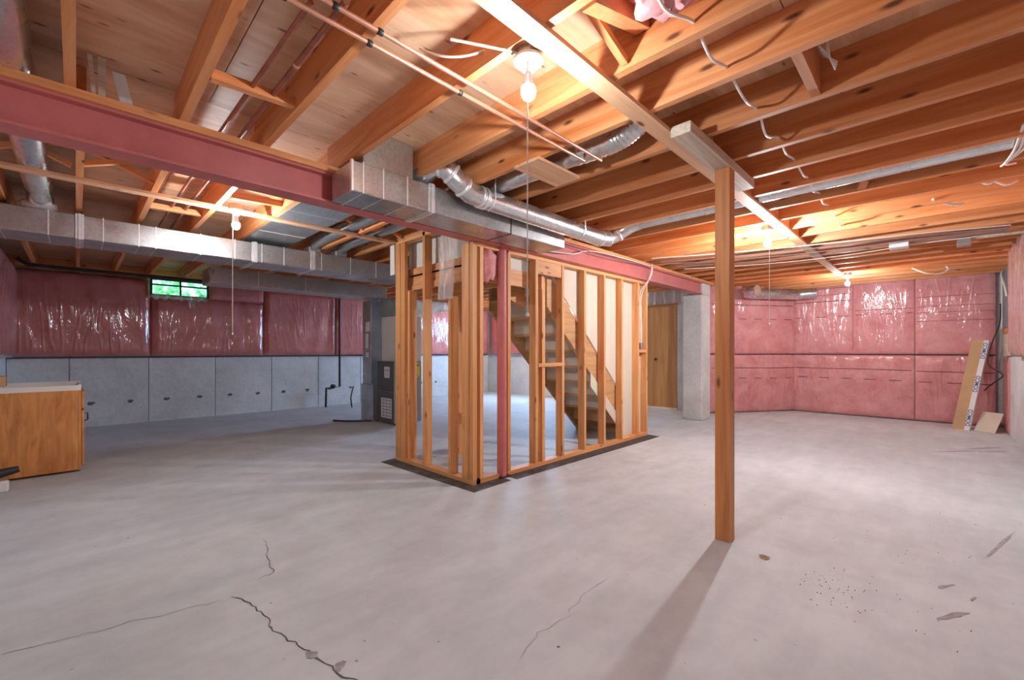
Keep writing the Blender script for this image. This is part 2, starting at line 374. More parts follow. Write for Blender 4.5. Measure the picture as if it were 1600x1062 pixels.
# bridging on the right of the strapping
bar('bridging_strut', (1.245, 0.86, 2.41), (1.635, 0.86, 2.53), 0.06, 0.06, W['x'], ce)
bar('bridging_strut', (1.245, 0.94, 2.53), (1.635, 0.94, 2.41), 0.03, 0.03, W['x'], ce)
box('joist_blocking', 2.045, 2.450, 0.385, 0.423, JZ + 0.005, SZ - 0.01, W['x'], ce)
bar('bridging_strut', (3.73, 0.25, SZ - .03), (4.11, 0.40, JZ + 0.02), 0.05, 0.03, W['x'], ce)
for xa, xb in ((2.5, 2.88), (3.32, 3.68), (4.16, 4.5), (4.55, 4.9), (5.0, 5.3)):
    box('joist_blocking', xa, xb, 1.02, 1.058, JZ + 0.002, SZ - 0.002, W['x'], ce)
box('patch_board', 6.62, 6.64, -0.75, -0.20, 2.36, 2.50, GREYW, ce)
box('patch_board', 1.992, 2.42, 1.735, 1.945, 2.364, JZ - 0.001, STRAP, ce)

# ------------------------------------------------------------------ steel beam, its plate, red column
bm_ = empty('steel_beam', (3.4, 2.88, 2.155), 'long red-painted steel beam carrying the floor joists', 'beam')
box('bottom_flange', XL, 7.47, 2.815, 2.955, 2.155, 2.168, RED, bm_)
box('top_flange', XL, 7.47, 2.815, 2.955, 2.332, 2.345, RED, bm_)
box('web', XL, 7.47, 2.862, 2.905, 2.168, 2.332, RED, bm_)
box('nailing_plate', XL, 7.9, 2.79, 2.955, 2.345, JZ, W['x'], bm_, label='pale wood plank lying on the beam')
col = empty('steel_column', (2.828, 2.925, 0), 'round red steel column standing under the beam at the stud corner', 'column')
lathe('shaft', (2.828, 2.925, 0.012), [(0.045, 0), (0.045, 2.125)], RED, col, seg=20)
box('base_plate', 2.765, 2.89, 2.862, 2.988, 0.0, 0.012, BLACKPIPE, col)
box('cap_plate', 2.765, 2.89, 2.862, 2.988, 2.137, 2.155, RED, col)

# ------------------------------------------------------------------ wooden post with its pad block
po = empty('support_post', (2.874, 0.95, 0), 'square brown timber post standing alone on the slab', 'post')
box('post', 2.829, 2.918, 0.905, 0.994, 0, 2.324, POST, po, bev=0.003)
box('pad_block', 2.235, 3.335, 0.905, 1.014, 2.324, JZ, GREYW, po, bev=0.003, label='grey weathered plank block on the post head')

# ------------------------------------------------------------------ outer walls
wb = box('wall_back', XL - .2, 8.7, YB, YB + 0.2, 0, SZ, CONC, kind='structure')
jx = [-0.7, -0.076, 0.849, 1.782, 2.716, 3.621, 4.566, 5.48, 6.39, 7.30, 8.2, 8.5]
for a, b in zip(jx[:-1], jx[1:]):
    p = box('concrete_panel', a + 0.006, b - 0.006, YB - 0.03, YB, 0.0, 1.10, CONC, wb, bev=0.003)
hx = 0.16
while hx < 8.3:
    c = (hx, YB - 0.031, 0.37)
    v = [(c[0], c[1] - 0.004, c[2])]
    for i in range(9):
        a = 2 * math.pi * i / 9; r = random.uniform(0.7, 1.3); v.append((c[0] + 0.055 * r * math.cos(a), c[1] + 0.002, c[2] + 0.032 * r * math.sin(a)))
    mesh('form_tie_hole', v, [(0, 1 + i, 1 + (i + 1) % 9) for i in range(9)], JOINT, wb); hx += 0.463
wl = box('wall_left', XL - 0.2, XL, YF - .2, YB, 0, SZ, CONC, kind='structure')
wf = box('wall_front', XL, XR + .2, YF - 0.2, YF, 0, SZ, CONC, kind='structure')
wr = box('wall_right', XR, XR + 0.2, YF, C1[1] + .1, 0, SZ, CONC, kind='structure')
nx, ny = (C1[1] - C2[1]), -(C1[0] - C2[0]); L_ = math.hypot(nx, ny); nx, ny = -nx / L_, -ny / L_      # outward normal of slanting wall
mesh('wall_slanted', [(C1[0], C1[1], 0), (C2[0], C2[1], 0), (C2[0] + nx * .2, C2[1] + ny * .2, 0), (C1[0] + nx * .2, C1[1] + ny * .2, 0),
                      (C1[0], C1[1], SZ), (C2[0], C2[1], SZ), (C2[0] + nx * .2, C2[1] + ny * .2, SZ), (C1[0] + nx * .2, C1[1] + ny * .2, SZ)], BF, CONC, kind='structure')
wsd = boxes('wall_side', [(8.5, 8.7, 3.1, 3.70, 0, SZ), (8.5, 8.7, 3.70, 4.62, 2.15, SZ), (8.5, 8.7, 4.62, YB, 0, SZ)], CONC, kind='structure')

# door leading off beside the pillar
dr = empty('door_1', (8.52, 4.16, 0), kind='structure')
box('door_leaf', 8.50, 8.54, 3.72, 4.60, 0.03, 2.11, DOORW, dr)
lathe('door_knob', (8.46, 4.15, 0.99), [(0.012, 0), (0.028, 0.012), (0.03, 0.028), (0.02, 0.045), (0.01, 0.05)], BRASS, dr, 14)
box('door_header', 8.48, 8.55, 3.68, 4.64, 2.11, 2.17, DOORW, dr)
box('threshold', 8.47, 8.56, 3.70, 4.62, 0.0, 0.03, WHITE, dr)
def blanket(name, p, q, z0, z1, th, mat, nrm, label, seed, amp=0.012, folds=1.0, res=0.035, lines=(), dashes=(), bulge=0.22):
    """insulation batt under film: p,q wall points (x,y); nrm points into the room; closed volume with pillow and creases"""
    p, q = Vector((*p, 0)), Vector((*q, 0)); L = (q - p).length; d = (q - p) / L; n = Vector((*nrm, 0)).normalized()
    nu, nv = max(4, int(L / max(0.009, L / 520))), max(6, int((z1 - z0) / res)); v = []; f = []
    sl = 1.5 * math.sin(seed * 2.1)
    def dep(s, t):
        e = min(s * L, (1 - s) * L) / 0.10; e = max(0, min(1, e)); ez = max(0, min(1, min(t, 1 - t) * (z1 - z0) / 0.10))
        k = (1 - (1 - e) ** 2) * (1 - (1 - ez) ** 2)
        h = z0 + t * (z1 - z0)
        g = noise.noise(Vector((s * L * 0.9, h * 0.9, seed))) * 0.35 + 0.0
        ph = s * L * 17 + 7 * noise.noise(Vector((s * L * 0.6, h * 0.5, seed + 5))) + (h - z0) * 4.0 * math.sin(seed)
        cr_ = (abs(math.sin(ph * 0.5)) ** 2.0) * (0.5 + noise.noise(Vector((s * L * 1.3, h * 1.6, seed + 9))))
        m1 = max(0.0, min(1.0, 0.55 + 1.3 * noise.noise(Vector((s * L * 1.1, h * 1.2, seed + 21)))))
        n1 = noise.noise(Vector((s * L * 8.5 + sl * h, h * 1.3, seed + 31))); n2 = noise.noise(Vector((s * L * 4.5 - 2.2 * h, h * 2.6 + s * L, seed + 41)))
        rd = max(0.0, 1 - abs(n1) / 0.13) ** 1.5 * 0.0052 + max(0.0, 1 - abs(n2) / 0.07) ** 1.5 * 0.004
        return th * (1 - bulge + bulge * k) + g * th * 0.25 * k - amp * 0.5 * folds * cr_ * k + rd * m1 * min(1, k * 2) * folds
    for j in range(nv + 1):
        for i in range(nu + 1):
            s, t = i / nu, j / nv; c = p + d * (s * L) + n * dep(s, t); v.append((c.x, c.y, z0 + t * (z1 - z0)))
    W_ = nu + 1
    for j in range(nv):
        for i in range(nu): f.append((j * W_ + i, j * W_ + i + 1, (j + 1) * W_ + i + 1, (j + 1) * W_ + i))
    ring = [i for i in range(W_)] + [j * W_ + nu for j in range(1, nv + 1)] + [nv * W_ + i for i in range(nu - 1, -1, -1)] + [j * W_ for j in range(nv - 1, 0, -1)]
    b0 = len(v)
    for r_ in ring:
        x, y, z = v[r_]; s = (Vector((x, y, 0)) - p).dot(d); c = p + d * s + n * 0.001; v.append((c.x, c.y, z))
    m = len(ring)
    for k in range(m): f.append((ring[k], ring[(k + 1) % m], b0 + (k + 1) % m, b0 + k))
    o = mesh(name, v, f, mat, None, label=label, cat='insulation')
    o.data.polygons.foreach_set('use_smooth', [True] * len(o.data.polygons))
    # printed lines and dashes lie on the film surface
    def strip(nm, s0, s1, h, wdt):
        vv = []; ff = []; k = max(2, int((s1 - s0) * L / 0.035))
        for i in range(k + 1):
            s = s0 + (s1 - s0) * i / k; hz = h + 0.012 * noise.noise(Vector((s * L * 1.2, h, seed + 3)))
            for dz in (-wdt / 2, wdt / 2):
                t = (hz + dz - z0) / (z1 - z0); c = p + d * (s * L) + n * (dep(s, t) + 0.005); vv.append((c.x, c.y, hz + dz))
        for i in range(k): ff.append((2 * i, 2 * i + 1, 2 * i + 3, 2 * i + 2))
        mesh(nm, vv, ff, PRINT, o)
    for h, wdt in lines: strip('printed_line', 0.02, 0.98, h, wdt)
    for h in dashes:
        s = 0.05
        while s < 0.93:
            strip('printed_dash', s, min(0.97, s + 0.16 / L), h, 0.012); s += 0.34 / L
    return o
# back wall batts
nb = (0, -1)
BK = 'insulation_blanket'
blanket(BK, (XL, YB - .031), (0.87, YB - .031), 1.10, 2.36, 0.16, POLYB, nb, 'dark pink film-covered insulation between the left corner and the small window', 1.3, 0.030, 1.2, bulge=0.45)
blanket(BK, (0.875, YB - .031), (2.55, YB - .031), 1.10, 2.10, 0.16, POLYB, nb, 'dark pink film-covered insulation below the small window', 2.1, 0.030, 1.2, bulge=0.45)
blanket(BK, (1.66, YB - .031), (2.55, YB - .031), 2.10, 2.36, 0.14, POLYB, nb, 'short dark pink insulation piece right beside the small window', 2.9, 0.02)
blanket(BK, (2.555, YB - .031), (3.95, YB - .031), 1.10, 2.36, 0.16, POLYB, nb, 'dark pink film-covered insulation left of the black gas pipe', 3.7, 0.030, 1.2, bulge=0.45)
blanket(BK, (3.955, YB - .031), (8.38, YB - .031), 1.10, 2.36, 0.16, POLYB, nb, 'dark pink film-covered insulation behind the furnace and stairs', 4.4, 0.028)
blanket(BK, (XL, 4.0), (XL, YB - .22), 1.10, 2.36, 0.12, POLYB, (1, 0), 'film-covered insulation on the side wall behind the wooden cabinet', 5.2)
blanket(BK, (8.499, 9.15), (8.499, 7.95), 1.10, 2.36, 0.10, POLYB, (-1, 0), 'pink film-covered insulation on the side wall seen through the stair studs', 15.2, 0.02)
blanket(BK, (8.499, 6.55), (8.499, 4.75), 1.10, 2.36, 0.10, POLYB, (-1, 0), 'pink film-covered insulation on the side wall between the door and the unseen window', 16.2, 0.02)
box('trim_1', XL, 8.5, YB - 0.05, YB - 0.0, 1.072, 1.10, JOINT, kind='structure')
# right wall batts, two rows
nr = (-1, 0)
XW = XR - 0.001
blanket(BK, (XW, 2.03), (XW, 1.09), 1.13, SZ - 0.01, 0.14, POLY, nr, 'upper pink insulation panel next to the slanted wall corner', 6.1, 0.028, lines=((2.36, 0.012), (2.24, 0.008), (2.12, 0.012)), dashes=(1.83,))
blanket(BK, (XW, 1.085), (XW, 0.26), 1.13, SZ - 0.01, 0.15, POLY, nr, 'upper pink insulation panel with many bright creases behind the far lamp', 7.4, 0.035, lines=((1.92, 0.008),), dashes=(1.84,))
blanket(BK, (XW, 0.255), (XW, -0.66), 1.13, SZ - 0.01, 0.15, POLY, nr, 'upper pink insulation panel above the leaning carton', 8.8, 0.025, lines=((2.08, 0.007), (1.92, 0.007), (1.82, 0.007), (1.68, 0.006)))
blanket(BK, (XW, 2.03), (XW, 0.26), 0.012, 1.11, 0.13, POLY, nr, 'lower pink insulation panel with a row of dark dashes by the slanted wall corner', 9.5, 0.035, 1.5, lines=((0.86, 0.012),), dashes=(0.68,))
blanket(BK, (XW, 0.255), (XW, -0.66), 0.012, 1.11, 0.13, POLY, nr, 'lower pink insulation panel behind the leaning carton', 10.2, 0.035, 1.5, lines=((0.84, 0.012),), dashes=(0.66,))
ns = (-nx, -ny)
CS = (C1[0] + (C2[0] - C1[0]) * 0.03, C1[1] + (C2[1] - C1[1]) * 0.03)
blanket(BK, CS, C2, 1.13, SZ - 0.01, 0.12, POLY, ns, 'upper pink insulation panel on the slanted wall below the grey round duct', 11.6, 0.03, 1.4, lines=((2.07, 0.012),), dashes=(1.80,))
blanket(BK, CS, C2, 0.012, 1.11, 0.12, POLY, ns, 'lower pink insulation panel on the slanted wall', 12.3, 0.03, 1.5, lines=((0.86, 0.012),), dashes=(0.66,))
box('trim_2', XR - 0.07, XR, -0.66, 2.0, 1.108, 1.132, JOINT, kind='structure')
# front wall (right edge of the picture): pale bulging batt above concrete
blanket(BK, (8.15, YF), (XL, YF), 1.12, SZ - .02, 0.15, POLYP, (0, 1), 'pale pink bulging insulation on the wall beside the electrical panel', 13.3, 0.02)
blanket(BK, (10.0, YF), (9.27, YF), 0.0, 1.10, 0.06, POLY, (0, 1), 'deep pink insulation strip in the corner behind the tile', 14.1, 0.01)
box('concrete_panel', XL, 9.25, YF, YF + 0.035, 0, 1.11, CONC, wf, bev=0.004)

# concrete pillar under the beam end
pi = empty('concrete_pillar', (7.62, 2.98, 0), 'rough grey concrete pillar under the end of the steel beam', 'pillar')
box('lower_block', 7.45, 7.84, 2.83, 3.15, 0, 2.15, PILLAR, pi, bev=0.012)
box('upper_stub', 7.475, 7.84, 2.83, 3.10, 2.15, 2.344, PILLAR, pi, bev=0.008)
# film valance above the door
fv, ff = [], []
for i in range(31):
    for j in range(5):
        yy = 3.16 + i * 0.05; zz = 2.13 + j * 0.065
        fv.append((8.30 + 0.03 * math.sin(i * 1.7) + 0.03 * noise.noise(Vector((i * .4, j * .5, 2))), yy, zz))
for i in range(30):
    for j in range(4): ff.append((i * 5 + j, i * 5 + j + 1, (i + 1) * 5 + j + 1, (i + 1) * 5 + j))
vo_ = mesh('plastic_film_valance', fv, ff, FILM, None, smooth=True, label='crinkled clear plastic film hung above the brown door', cat='plastic film')
box('film_batten', 8.29, 8.33, 3.16, 4.66, 2.385, 2.41, W['y'], vo_)

# windows
def window(name, x0, x1, y0, y1, z0, z1, pane, axis):
    r = empty(name, ((x0 + x1) / 2, (y0 + y1) / 2, z0), kind='structure')
    if axis == 'y':
        xm, zm = (x0 + x1) / 2, z0 + (z1 - z0) * 0.66
        for a, b, c, d in ((x0, xm, z0, zm), (xm, x1, z0, zm), (x0, xm, zm, z1), (xm, x1, zm, z1)):
            box('pane', a + .012, b - .012, y1 - .008, y1, c + .012, d - .012, pane, r)
        boxes('window_frame', [(x0 - .02, x1 + .02, y0, y1, z0 - .02, z0 + .012), (x0 - .02, x1 + .02, y0, y1, z1 - .012, z1 + .02), (x0 - .02, x0 + .012, y0, y1, z0, z1),
              (x1 - .012, x1 + .02, y0, y1, z0, z1), (xm - .012, xm + .012, y0, y1, z0, z1), (x0, x1, y0, y1, zm - .012, zm + .012)], BLACK, r)
    else:
        box('pane', x1 - .008, x1, y0 + .02, y1 - .02, z0 + .02, z1 - .02, pane, r)
        boxes('window_frame', [(x0, x1, y0, y1, z0, z0 + .03), (x0, x1, y0, y1, z1 - .03, z1), (x0, x1, y0, y0 + .03, z0, z1), (x0, x1, y1 - .03, y1, z0, z1)], WHITE, r)
    return r
window('window_1', 0.87, 1.635, YB - 0.22, YB - 0.17, 2.12, 2.375, WINM, 'y')
window('unseen_window', 8.44, 8.49, 6.6, 7.9, 1.35, 2.15, WINM2, 'x')  # unseen window added behind the stairs to give the blue daylight tint
# ragged film hanging below the small window
fv, ff = [], []
for i in range(25):
    x = 0.87 + 0.765 * i / 24; hgt = 0.05 + 0.05 * abs(math.sin(i * 0.9)) + (0.12 if 15 < i < 19 else 0)
    for j in range(3): fv.append((x, YB - 0.235 - 0.012 * math.sin(i * 1.3 + j), 2.13 - hgt * j / 2))
for i in range(24):
    for j in range(2): ff.append((i * 3 + j, i * 3 + j + 1, i * 3 + j + 4, i * 3 + j + 3))
mesh('torn_film', fv, ff, FILM, None, smooth=True, label='ragged strip of torn film hanging below the small window', cat='plastic film')

# ------------------------------------------------------------------ stud partition around the stairs
RWY0, RWY1, LWX0, LWX1 = 2.902, 2.990, 2.452, 2.540
rw = empty('stud_wall', (4.1, 2.946, 0), 'open stud partition in front of the stair flight, under the beam', 'partition')
box('bottom_plate', 2.495, 2.775, RWY0, RWY1, 0.001, 0.039, ST['x'], rw); box('bottom_plate', 2.885, 5.668, RWY0, RWY1, 0.001, 0.039, ST['x'], rw)
box('top_plate', 2.895, 5.668, RWY0, RWY1, 2.117, 2.154, ST['x'], rw)
box('top_plate', 2.50, 2.77, RWY0, RWY1, 2.117, 2.154, ST['x'], rw)
for x in (2.575, 2.925, 3.322, 3.758, 4.172, 4.587, 5.002, 5.428, 5.668):
    box('stud', x - 0.038, x, RWY0, RWY1, 0.039, 2.117, ST['z'], rw)
box('stud', 3.400, 3.447, RWY0 + 0.012, RWY1, 0.039, 1.825, ST['z'], rw, label='shorter doubled stud')
box('stud', 3.445, 3.483, RWY1 - 0.03, RWY1 + 0.05, 0.039, 2.117, ST['z'], rw)
box('header_block', 3.324, 3.718, RWY0 + 0.008, RWY1 - 0.04, 1.98, 2.117, ST['x'], rw)
box('blocking', 3.324, 3.758, RWY0 - 0.006, RWY0 + 0.06, 1.022, 1.060, ST['x'], rw)
box('blocking', 5.430, 5.630, RWY0, RWY1, 1.165, 1.203, ST['x'], rw)
lw = empty('stud_wall', (2.496, 3.56, 0), 'short open stud partition at the stair landing, beside the furnace', 'partition')
box('bottom_plate', LWX0, LWX1, 2.902, 4.205, 0.001, 0.039, ST['y'], lw)
for y0, y1, z1 in ((3.647, 3.685, 2.383), (3.222, 3.260, 1.70)):
    box('stud', LWX0, LWX1, y0, y1, 0.039, z1, ST['z'], lw)
box('stud', LWX0, LWX0 + 0.04, 4.115, 4.205, 0.039, 2.345, ST['z'], lw); box('stud', LWX0 + 0.006, LWX0 + 0.044, 4.03, 4.113, 0.039, 2.345, ST['z'], lw)
box('stud', LWX0 + 0.04, LWX0 + 0.13, 3.99, 4.028, 0.039, 1.83, ST['z'], lw)
box('stud', LWX0 - 0.004, LWX0 + 0.038, 2.96, 3.052, 0.0395, 2.15, ST['z'], lw, label='reddish built-up corner stud')
box('stud', LWX0 + 0.004, LWX0 + 0.05, 2.905, 2.958, 0.0395, 2.15, ST['z'], lw)
box('top_plate', LWX0, LWX1, 3.06, 4.205, 2.345, 2.382, ST['y'], lw)
# tar paper below the plates
prism('tar_paper_strip', [(2.284, 4.23), (2.464, 4.26), (2.56, 4.20), (2.56, 2.97), (2.80, 2.97), (2.80, 2.772), (2.336, 2.752)], 'z', 0.0, 0.0012, TAR, None, label='black tar paper strip under the short landing partition', cat='tar paper')
prism('tar_paper_strip', [(2.86, 2.757), (5.69, 2.725), (5.70, 2.91), (5.0, 3.0), (2.86, 3.0)], 'z', 0.0, 0.0012, TAR, None, label='black tar paper strip under the long stair partition', cat='tar paper')
# drywall inside the stair well
lineT = lambda x: 1.788 - 0.947 * (x - 3.87)
prism('drywall_panel', [(3.60, 2.154), (5.66, 2.154), (5.66, 0.04), (4.99, 0.04), (4.99, lineT(4.99) + .012), (3.60, lineT(3.60) + 0.012)], 'y', 2.992, 3.004, DRY, None, label='beige drywall sheet above the stair stringer behind the long partition', cat='drywall')
prism('drywall_panel', [(4.40, 0.755), (4.985, 0.225), (4.985, 0.385), (4.40, 0.925)], 'y', 2.993, 3.005, DRY, None, label='small beige drywall offcut under the stair stringer', cat='drywall')
box('drywall_panel', 2.56, 5.55, 4.10, 4.112, 1.99, 2.56, DRYW, None, label='pale drywall sheet on the far side above the stair landing', cat='drywall')
box('drywall_panel', 2.60, 2.612, 3.06, 4.09, 2.077, 2.38, DRYW, None, label='pale drywall sheet behind the landing studs above the rim joist', cat='drywall')
box('drywall_panel', 2.63, 3.29, 3.012, 3.024, 2.004, 2.15, DRYW, None, label='pale drywall piece above the landing rim beside the red column', cat='drywall')
box('drywall_panel', 2.44, 2.452, 4.21, 4.30, 2.02, 2.345, DRYW, None, label='narrow pale drywall strip by the end stud and the long duct', cat='drywall')
# staircase
sc = empty('staircase', (4.4, 3.5, 0), 'closed wooden stair flight rising behind the stud partition', 'stairs')
RISE, RUN = 0.2, 0.2155
bot = lambda x: 1.338 - 0.925 * (x - 3.95)
top = lambda x: lineT(x)
for y0, y1 in ((3.006, 3.044), (3.90, 3.938)):
    x0 = 3.585
    xe = 3.95 + 1.338 / 0.925
    pts = [(x0, 1.98), (3.667, 1.98), (5.52, top(5.52)), (5.52, 0.001), (xe, 0.001), (x0, bot(x0))]
    prism('stringer', pts, 'y', y0, y1, STRINGW, sc)
for k in range(10):
    zt = RISE * (k + 1); xn = 5.52 - RUN * k
    if zt > 1.99: break
    box('tread', xn - RUN - 0.02, xn + 0.025, 3.044, 3.90, zt - 0.032, zt, STAIRW, sc)
    box('riser', xn - 0.018, xn, 3.044, 3.90, zt - RISE, zt - 0.032, DRY if k > 1 else STAIRW, sc)
xt = 5.52 - RUN * 9
# landing
ld = empty('stair_landing', (2.95, 3.5, 1.81), 'wood-framed stair landing with plank rim joists', 'landing')
box('deck', 2.56, xt, 3.01, 4.09, 1.985, 2.003, PLY, ld)
box('rim_joist', 2.56, 2.598, 3.01, 4.205, 1.90, 2.075, ST['y'], ld)
box('rim_joist', 2.60, xt - 0.02, 3.008, 3.046, 1.84, 1.984, ST['x'], ld)
box('rim_joist', 2.60, xt - 0.02, 4.05, 4.088, 1.84, 1.984, ST['x'], ld)
box('ledger', 2.545, 2.585, 3.06, 4.17, 1.84, 1.898, ST['y'], ld)
box('landing_joist', 3.0, 3.038, 3.05, 4.05, 1.84, 1.984, ST['y'], ld)
prism('carriage_board', [(xt - 0.40, 1.97), (xt - 0.025, 1.97), (xt - 0.025, 1.66), (xt - 0.40, 1.80)], 'y', 3.30, 3.338, ST['x'], ld)
box('landing_post', 3.05, 3.139, 3.86, 3.949, 0, 1.84, ST['z'], ld)
# film and insulation scraps in the partition
fv, ff = [], []
for i in range(13):
    for j in range(15):
        t = i / 12; zz = 2.27 - j * 0.043; yy = 3.395 - t * (0.26 - 0.04 * (j / 14) * (1 - t))
        fv.append((2.446 + 0.022 * math.sin(i * 1.25 + j * 0.15) + 0.02 * noise.noise(Vector((i * .5, j * .3, 4))) - 0.02, yy, zz))
for i in range(12):
    for j in range(14): ff.append((i * 15 + j, i * 15 + j + 1, (i + 1) * 15 + j + 1, (i + 1) * 15 + j))
mesh('plastic_film_strip', fv, ff, FILM, None, smooth=True, label='strip of crinkled clear film hanging on the landing partition', cat='plastic film')
def lump(name, c, rx, ry, rz, label, seed, n=14, m=20, mat=WOOL):
    v, f = [], []
    for i in range(n + 1):
        a = math.pi * i / n
        for j in range(m):
            b = 2 * math.pi * j / m; dx, dy, dz = math.sin(a) * math.cos(b), math.sin(a) * math.sin(b), math.cos(a)
            r = 1 + 0.35 * noise.noise(Vector((dx * 2 + seed, dy * 2, dz * 2))) + 0.15 * noise.noise(Vector((dx * 5 + seed, dy * 5, dz * 5)))
            v.append((c[0] + rx * dx * r, c[1] + ry * dy * r, c[2] + rz * dz * r))
    for i in range(n):
        for j in range(m): f.append((i * m + j, i * m + (j + 1) % m, (i + 1) * m + (j + 1) % m, (i + 1) * m + j))
    return mesh(name, v, f, mat, None, smooth=True, label=label, cat='insulation')
lump('insulation_tuft', (2.68, 2.952, 1.99), 0.085, 0.05, 0.15, 'pink fibreglass tuft stuffed beside the red column head', 3)
lump('insulation_tuft', (1.47, 0.66, 2.50), 0.13, 0.16, 0.11, 'pink fibreglass wad tucked between the ceiling joists', 8)

# ------------------------------------------------------------------ ducts
def rectduct(name, x0, x1, y0, y1, z0, z1, seams, label, mat=GALV, cleats=(), end_open=True):
    r = empty(name, ((x0 + x1) / 2, (y0 + y1) / 2, z0), label, 'duct')
    box('duct_body', x0, x1, y0, y1, z0, z1, mat, r, bev=0.006)
    for s in seams: box('seam', s - .004, s + .004, y0 - .004, y1 + .004, z0 - .003, z1 + .003, GALV_L, r)
    for s in cleats: boxes('drive_cleat', [(s - .025, s - .012, y0 - .008, y1 + .008, z0 - .006, z1 + .006), (s - .008, s + .012, y0 - .012, y1 + .012, z0 - .008, z1 + .008), (s + .014, s + .025, y0 - .008, y1 + .008, z0 - .006, z1 + .006)], GALV_L, r)
    return r
nd_ = rectduct('supply_duct', 1.165, 3.245, 2.50, 2.795, 2.152, 2.338, (1.235, 1.37, 1.545), 'short galvanised rectangular duct hung along the steel beam', cleats=(1.735,))
box('section_joint', 2.52, 2.526, 2.496, 2.799, 2.149, 2.341, BLACK, nd_)
box('takeoff_boot', 1.243, 1.600, 2.515, 2.79, 2.338, SZ - 0.002, GALV, nd_, bev=0.004)
box('end_lip', 1.160, 1.172, 2.495, 2.52, 2.15, 2.34, GALV_L, nd_)
lx = [-0.45, 0.0]
rectduct('supply_duct', -0.56, 3.9, 5.15, 5.60, 2.135, 2.335, (-0.42, -0.16, 0.165, 0.40, 0.52, 0.86, 1.15, 1.4, 1.62, 2.03, 2.38, 2.72, 3.1), 'long galvanised rectangular duct running below the joists in front of the back wall', cleats=(0.02, 1.33, 1.93))
rectduct('return_duct', 1.16, 3.57, 6.40, 6.85, 2.04, 2.235, (1.7, 2.3), 'dull lower return duct leading to the furnace', mat=GALV)
def rpipe(name, pts, r, label, mat=GALV_R, sm=0, seg=20, rings=(), parts=()):
    e = empty(name, pts[0], label, 'duct')
    tube('pipe', smoothpts(pts, sm) if sm else pts, r, mat, e, seg=seg)
    for p, d in rings:
        p = Vector(p); d = Vector(d).normalized(); tube('joint_band', [p - d * .012, p - d * .006, p + d * .006, p + d * .012], [r + .001, r + .006, r + .006, r + .001], GALV_L, e, seg=seg)
    return e
rp = rpipe('round_pipe_duct', [(1.70, 2.62, 2.385), (1.72, 2.47, 2.455), (1.775, 2.40, 2.445), (1.86, 2.37, 2.37), (1.97, 2.365, 2.310), (2.08, 2.365, 2.304), (3.62, 2.375, 2.300), (3.76, 2.36, 2.315), (3.84, 2.30, 2.365), (3.88, 2.18, 2.43), (3.895, 2.05, 2.46), (3.895, -0.58, 2.46)], 0.074,
           'shiny round metal duct running from the beam duct to a joist bay', seg=24,
           rings=(((1.745, 2.43, 2.455), (.5, -.5, 0)), ((1.82, 2.38, 2.405), (.8, -.2, -.6)), ((1.915, 2.368, 2.338), (.9, 0, -.45)), ((2.06, 2.365, 2.304), (1, 0, 0)), ((2.10, 2.365, 2.304), (1, 0, 0)), ((3.64, 2.375, 2.300), (1, 0, 0)), ((3.77, 2.355, 2.32), (.8, -.5, .3)), ((3.845, 2.285, 2.37), (.4, -.8, .5))))
for xh in (2.15, 3.28): tube('hanger_strap', [(xh, 2.37, 2.224), (xh, 2.315, 2.245), (xh, 2.288, 2.30), (xh, 2.295, 2.40), (xh, 2.285, 2.47)], 0.005, GALV_L, rp, seg=6)
pts = [(2.26, 2.75, 2.45), (2.26, 1.95, 2.45), (2.26, 1.72, 2.45), (2.26, 1.50, 2.442), (2.25, 1.36, 2.44), (2.23, 1.26, 2.45), (2.22, 1.18, 2.48), (2.21, 1.13, 2.54)]
P = smoothpts(pts, 8)
R = [0.066 + (0.005 * (i % 2) if 18 < i else 0) for i in range(len(P))]
e = empty('flexible_duct', pts[0], 'ribbed flexible metal duct in the joist bay beside the strapping', 'duct')
tube('pipe', P, R, GALV_R, e, seg=20)
for yy in (1.95, 1.6, 1.42): tube('joint_band', [(2.26, yy - .01, 2.46), (2.26, yy, 2.46), (2.26, yy + .01, 2.46)], [.067, .073, .067], GALV_L, e, seg=20)
e = empty('round_pipe_duct', (-0.21, 4.2, 2.45), 'wide round metal duct rising from the long rectangular duct', 'duct')
tube('pipe', [(-0.205, -0.2, 2.455), (-0.205, 4.9, 2.455), (-0.205, 5.16, 2.44), (-0.205, 5.30, 2.40)], 0.078, GALV_R, e, seg=24)
box('boot', -0.31, -0.11, 5.17, 5.42, 2.335, 2.40, GALV_R, e, bev=0.01)
for xx, n_ in ((1.96, 'left'), (2.27, 'right')):
    e = empty('round_pipe_duct', (xx, 5.2, 2.34), 'blue-grey branch duct in a joist bay, %s' % ('beside the sheet-metal panning' if n_ == 'left' else 'nearest the landing partition'), 'duct')
    tube('pipe', [(xx, 3.2, 2.455), (xx, 4.95, 2.455), (xx, 5.15, 2.43)], 0.06, GALV_B, e, seg=18)
    box('boot', xx - .07, xx + .07, 5.16, 5.34, 2.335, 2.40, GALV_B, e, bev=0.008)
e = empty('panning_sheet', (1.47, 4.4, 2.376), 'blue-grey sheet metal panning nailed under the joists', 'sheet metal')
box('sheet', 1.262, 1.70, 2.97, 4.19, 2.376, 2.381, GALV_B, e); box('sheet', 1.262, 1.70, 4.29, 5.6, 2.376, 2.381, GALV_B, e)
box('seam', 1.262, 1.70, 3.88, 3.89, 2.372, 2.3765, GALV_L, e); box('seam', 1.262, 1.70, 4.74, 4.745, 2.372, 2.3765, GALV_L, e)
